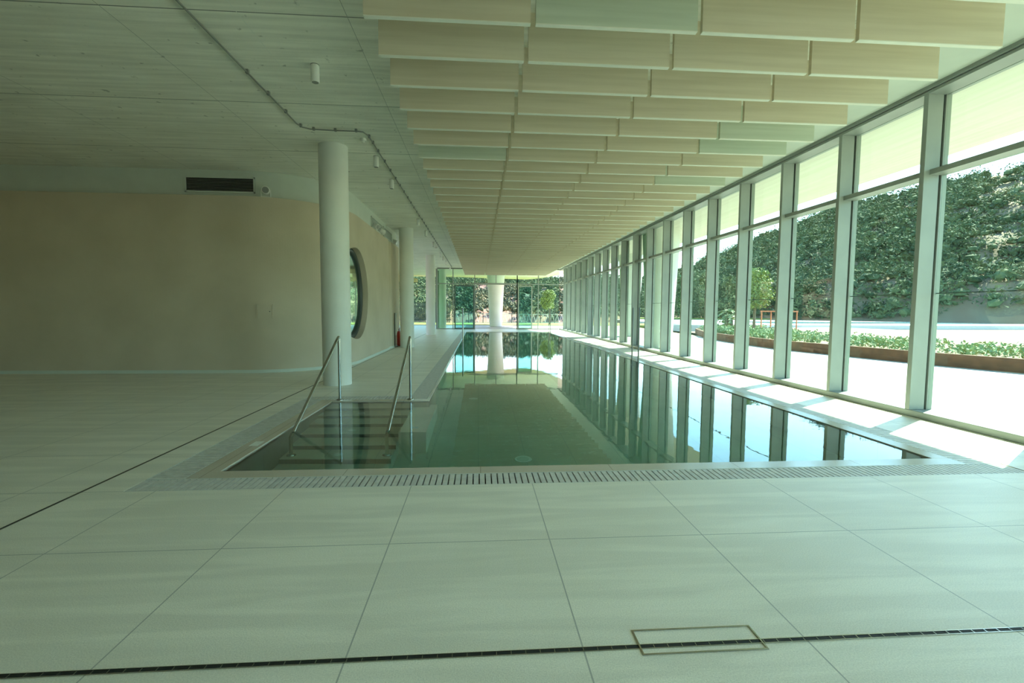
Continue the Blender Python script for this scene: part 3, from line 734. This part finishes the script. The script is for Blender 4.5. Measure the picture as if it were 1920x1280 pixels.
# scrub blobs
import itertools
def ico(sub=1):
    bm = bmesh.new(); bmesh.ops.create_icosphere(bm, subdivisions=sub, radius=1)
    v = [tuple(x.co) for x in bm.verts]; f = [tuple(q.index for q in fc.verts) for fc in bm.faces]; bm.free(); return v, f
IV, IF = ico(2)
IV1, IF1 = ico(1)
def blob(b, c, r, sq=0.8, rnd=random, lod=2, jag=0.28):
    V_, F_ = (IV, IF) if lod == 2 else (IV1, IF1)
    ph = [rnd.uniform(0, 6.28) for _ in range(4)]
    out = []
    for x, y, z in V_:
        k = 1+jag*0.5*math.sin(4*x+ph[0])*math.sin(5*y+ph[1])+rnd.uniform(-jag, jag)*0.5
        out.append((c[0]+r*k*x, c[1]+r*k*y, c[2]+r*sq*k*z))
    b.add(out, F_, False)
sa, sbd = MB(), MB()
rnd = random.Random(3)
def bush(b, c, r, rnd, nl, ls):
    blob(b, c, r*0.38, 0.8, rnd, 1, 0.5)
    for _ in range(nl):
        u = rnd.uniform(-0.5, 1); th = rnd.uniform(0, 2*PI); k = math.sqrt(max(0, 1-u*u)); q = r*rnd.uniform(0.45, 1.08)
        px, py, pz = c[0]+q*k*math.cos(th), c[1]+q*k*math.sin(th), c[2]+q*0.85*u
        ax, ay, az_ = rnd.uniform(-ls, ls), rnd.uniform(-ls, ls), rnd.uniform(-ls, ls)
        dx, dy, dz = rnd.uniform(-ls, ls), rnd.uniform(-ls, ls), rnd.uniform(-ls, ls)
        b.add([(px-ax, py-ay, pz-az_), (px+dx, py+dy, pz+dz), (px+ax, py+ay, pz+az_)], [(0, 1, 2)])
for i in range(7400):
    az = rnd.uniform(-45, 62) if i > 3200 else (rnd.uniform(-12, 16) if i > 1300 else rnd.uniform(17, 48))
    R0, R1 = hr(az)
    t = rnd.random()**0.9; r = min(R1, R0+1+(R1-R0)*t*1.02)
    a = math.radians(az); z = hill_z(az, r)
    terr = math.sin((r-R0)/(R1-R0)*26+az*0.11)
    if az < 13 and t < 0.55 and terr > 0.35 and rnd.random() < 0.55: continue
    rad = rnd.uniform(0.6, 1.6)*(1.5 if az > 14 else 0.8)
    if t > 0.93: rad *= 1.2
    dry = (az < 11 and t < 0.6 and rnd.random() < 0.30) or rnd.random() < 0.05
    if dry: rad *= 0.7
    bush(sbd if dry else sa, (r*math.sin(a), r*math.cos(a), z+rad*0.35), rad, rnd, 52 if az > 14 else 36, 0.30 if az > 14 else 0.23)
o = sa.build('hill_scrub', 'scrub'); tag(o, 'dark green scrub and low trees covering the hillside', 'scrub', kind='stuff')
o = sbd.build('dry_scrub', 'scrubdry'); tag(o, 'dry yellowish bushes scattered over the lower terraces', 'scrub', kind='stuff')

# leafy crown from many small leaf quads
def crown(b, c, rx, rz, n, s, rnd):
    for _ in range(n):
        u = rnd.uniform(-1, 1); th = rnd.uniform(0, 2*PI); q = rnd.random()**0.4
        k = math.sqrt(1-u*u); p = Vector((c[0]+rx*q*k*math.cos(th), c[1]+rx*q*k*math.sin(th), c[2]+rz*q*u))
        a = Vector((rnd.uniform(-1, 1), rnd.uniform(-1, 1), rnd.uniform(-1, 1))).normalized()*s
        d = Vector((rnd.uniform(-1, 1), rnd.uniform(-1, 1), rnd.uniform(-1, 1))).normalized()*s*0.6
        b.add([p-a, p+d, p+a, p-d], [(0, 1, 2, 3)])
def tree(name, x, y, h, r, trunk, m, label, n=900, s=0.09, lumps=5, group=None, seed=1, z0=0.0):
    rnd = random.Random(seed); root = empty(name, (x, y, z0))
    b = MB()
    for k in range(lumps):
        zz = z0+trunk+(h-trunk)*(k+0.5)/lumps; rr_ = r*(1-0.5*abs(k/lumps-0.35))
        crown(b, (x+rnd.uniform(-.4, .4)*r, y+rnd.uniform(-.4, .4)*r, zz), rr_, (h-trunk)/lumps*0.9, n//lumps, s, rnd)
    b.build('foliage', m, root)
    MB().tube([(x, y, z0-0.2), (x+0.03, y, z0+trunk), (x, y+0.05, z0+h*0.8)], 0, 8, radii=[0.05+h*0.012, 0.04+h*0.006, 0.015]).build('trunk', 'bark', root)
    return tag(root, label, 'tree', group)
tree('young_tree', 6.95, 45.8, 3.3, 0.8, 1.6, 'young', 'young bright green tree on the lawn beyond the far glazing', 1400, 0.10, seed=4)
tree('young_tree', 15.4, 25.3, 3.7, 0.95, 1.7, 'young', 'young bright yellow-green tree outside the side windows', 1800, 0.09, seed=9)
tree('small_tree', 43.0, 73.0, 4.2, 1.3, 1.8, 'scrub', 'small dark tree on the lawn below the hill', 700, 0.1, seed=12)
for i, (x, y, h_, r_, lb) in enumerate(((33, 72, 7.5, 3.4, 'rounded dark tree at the foot of the hill, left of the palm'), (39, 72, 6.5, 3.4, 'broad dark tree at the foot of the hill behind the palm'), (50, 71, 6.5, 3.6, 'broad dark tree at the foot of the hill behind the bright young tree'))):
    tree('hill_tree', x, y, h_, r_, 0.8, 'scrub', lb, 2600, 0.28, 5, 'dark trees along the foot of the hill', 20+i)

# palm
def palm(x, y, h, label, seed, z0):
    rnd = random.Random(seed); root = empty('palm_tree', (x, y, z0))
    pts = [(x, y, z0-0.1)]+[(x+0.02*math.sin(k), y, z0+h*k/6) for k in range(1, 7)]
    MB().tube(pts, 0, 12, radii=[0.28, 0.30, 0.26, 0.27, 0.24, 0.24, 0.18]).build('trunk', 'bark', root)
    b = MB()
    for k in range(34):
        az = 2*PI*k/34*2.6; el = rnd.uniform(-0.2, 1.3); L = rnd.uniform(0.8, 1.15)
        p = Vector((x, y, z0+h)); d = Vector((math.cos(az)*math.cos(el), math.sin(az)*math.cos(el), math.sin(el)))
        side = Vector((-math.sin(az), math.cos(az), 0)); prev = None
        for s_ in range(7):
            t = s_/6; q = p+d*L*t+Vector((0, 0, -0.75*L*t*t))
            if s_ == 6: break
            q2 = p+d*L*(t+1/6)+Vector((0, 0, -0.75*L*(t+1/6)**2))
            for sg in (-1, 1):
                tip = (q+q2)/2+side*sg*0.22*(1-0.5*t)+Vector((0, 0, -0.10))+d*0.12
                b.add([q, q2, tip], [(0, 1, 2)])
    b.build('fronds', 'palmleaf', root)
    return tag(root, label, 'palm')
palm(16.3, 29.6, 0.95, 'stout little palm growing in the planter bed outside', 5, 0.3)

# planter bed with rusty edge
edge = [(10.6, 12.0), (10.95, 17.0), (11.6, 22.0), (12.4, 25.5), (13.6, 28.8), (15.2, 31.5)]
edge = [(14.6, 6.0), (12.6, 12.0), (11.55, 17.3), (11.75, 21.5), (12.3, 25.0), (13.6, 28.6), (15.6, 31.5)]
pe = empty('planter_bed', (edge[2][0], edge[2][1], 0))
b = MB(); inner = [(x+0.12, y+0.05) for x, y in edge]
ribbon(edge, inner, -0.05, 0.33).build('rusty_edge', 'corten', pe)
MB().prism([*inner, (27, 34), (30, 24), (30, 6)], -0.05, 0.25).build('soil', 'earth', pe)
rnd = random.Random(8); b = MB()
for _ in range(900):
    k = rnd.randrange(len(edge)-1); t = rnd.random()
    x = edge[k][0]+(edge[k+1][0]-edge[k][0])*t+0.4+rnd.random()**1.5*4; y = edge[k][1]+(edge[k+1][1]-edge[k][1])*t
    crown(b, (x, y, 0.33+rnd.uniform(0, .12)), 0.24, 0.17, 18, 0.06, rnd)
o = b.build('planting', 'plant', pe); o['kind'] = 'stuff'
tag(pe, 'planter bed of low green plants with a rust-brown steel edge', 'planter')

# outdoor pool and white low walls
op = empty('outdoor_pool', (30, 33, 0))
MB().box(20, 88, 44, 70, -0.3, 0.10).build('pool_rim', 'fencewhite', op)
MB().box(32, 84, 50, 58, 0.0, 0.105).build('water_surface', 'poolblue', op)
tag(op, 'distant pale-rimmed outdoor pool behind the planter bed', 'pool')
lw2 = MB().box(13.2, 21, 33.2, 33.5, -0.05, 0.42).build('low_white_wall', 'fencewhite', None, origin=(13.2, 33.2, 0))
tag(lw2, 'long low white wall behind the palm', 'wall')
# coral frame
pf = empty('coral_frame', (17.0, 27.4, 0.25))
for x in (17.15, 17.75, 19.4):
    MB().tube([(x, 27.4, 0.2), (x, 27.4, 1.42)], 0.045, 4).build('post', 'coral', pf)
MB().box(17.1, 19.45, 27.35, 27.45, 1.40, 1.48).build('top_beam', 'coral', pf)
tag(pf, 'coral-orange metal frame standing in the planter bed', 'frame')

# fences
fr = empty('lattice_fence', (-2.6, 50.6, 0)); yF = 50.6
b = MB(); x = -2.6
while x < 9.6:
    b.box(x-0.03, x+0.03, yF-0.03, yF+0.03, 0, 1.35); x += 1.55
b.build('posts', 'fence', fr)
b = MB(); x = -2.6
while x < 9.5:
    for s in range(3):
        xa = x+0.03+s*0.5
        b.tube([(xa, yF, 0.1), (xa+0.25, yF, 0.95)], 0.018, 4); b.tube([(xa+0.25, yF, 0.95), (xa+0.5, yF, 0.1)], 0.018, 4)
    x += 1.55
b.build('zigzag_bars', 'fencewhite', fr)
MB().box(-2.6, 9.6, yF-0.02, yF+0.02, 0.95, 1.0).box(-2.6, 9.6, yF-0.02, yF+0.02, 0.05, 0.10).build('rails', 'fencewhite', fr)
tag(fr, 'white zigzag lattice fence with dark posts beyond the far lawn', 'fence')
df = empty('slat_fence', (-16, 50.2, 0)); b = MB(); x = -18.0
while x < -3.0:
    b.box(x, x+0.10, 50.18, 50.22, 0.05, 2.1); x += 0.16
b.build('slats', 'fence', df)
MB().box(-18, -3, 50.22, 50.26, 0.3, 0.4).box(-18, -3, 50.22, 50.26, 1.7, 1.8).build('rails', 'fence', df)
tag(df, 'tall dark slatted fence seen left of the third column', 'fence')
# hanging wood soffit over the left lobby outside
ws = MB().prism([(-12, 44.2), (-5.6, 44.2), (-7.4, 36.0), (-12, 30)], 3.95, 4.25).build('hanging_wood_soffit', 'woodsoffit', None, origin=(-9, 40, 3.95))
tag(ws, 'brown wooden ceiling panel hanging over the far left lobby', 'ceiling panel')
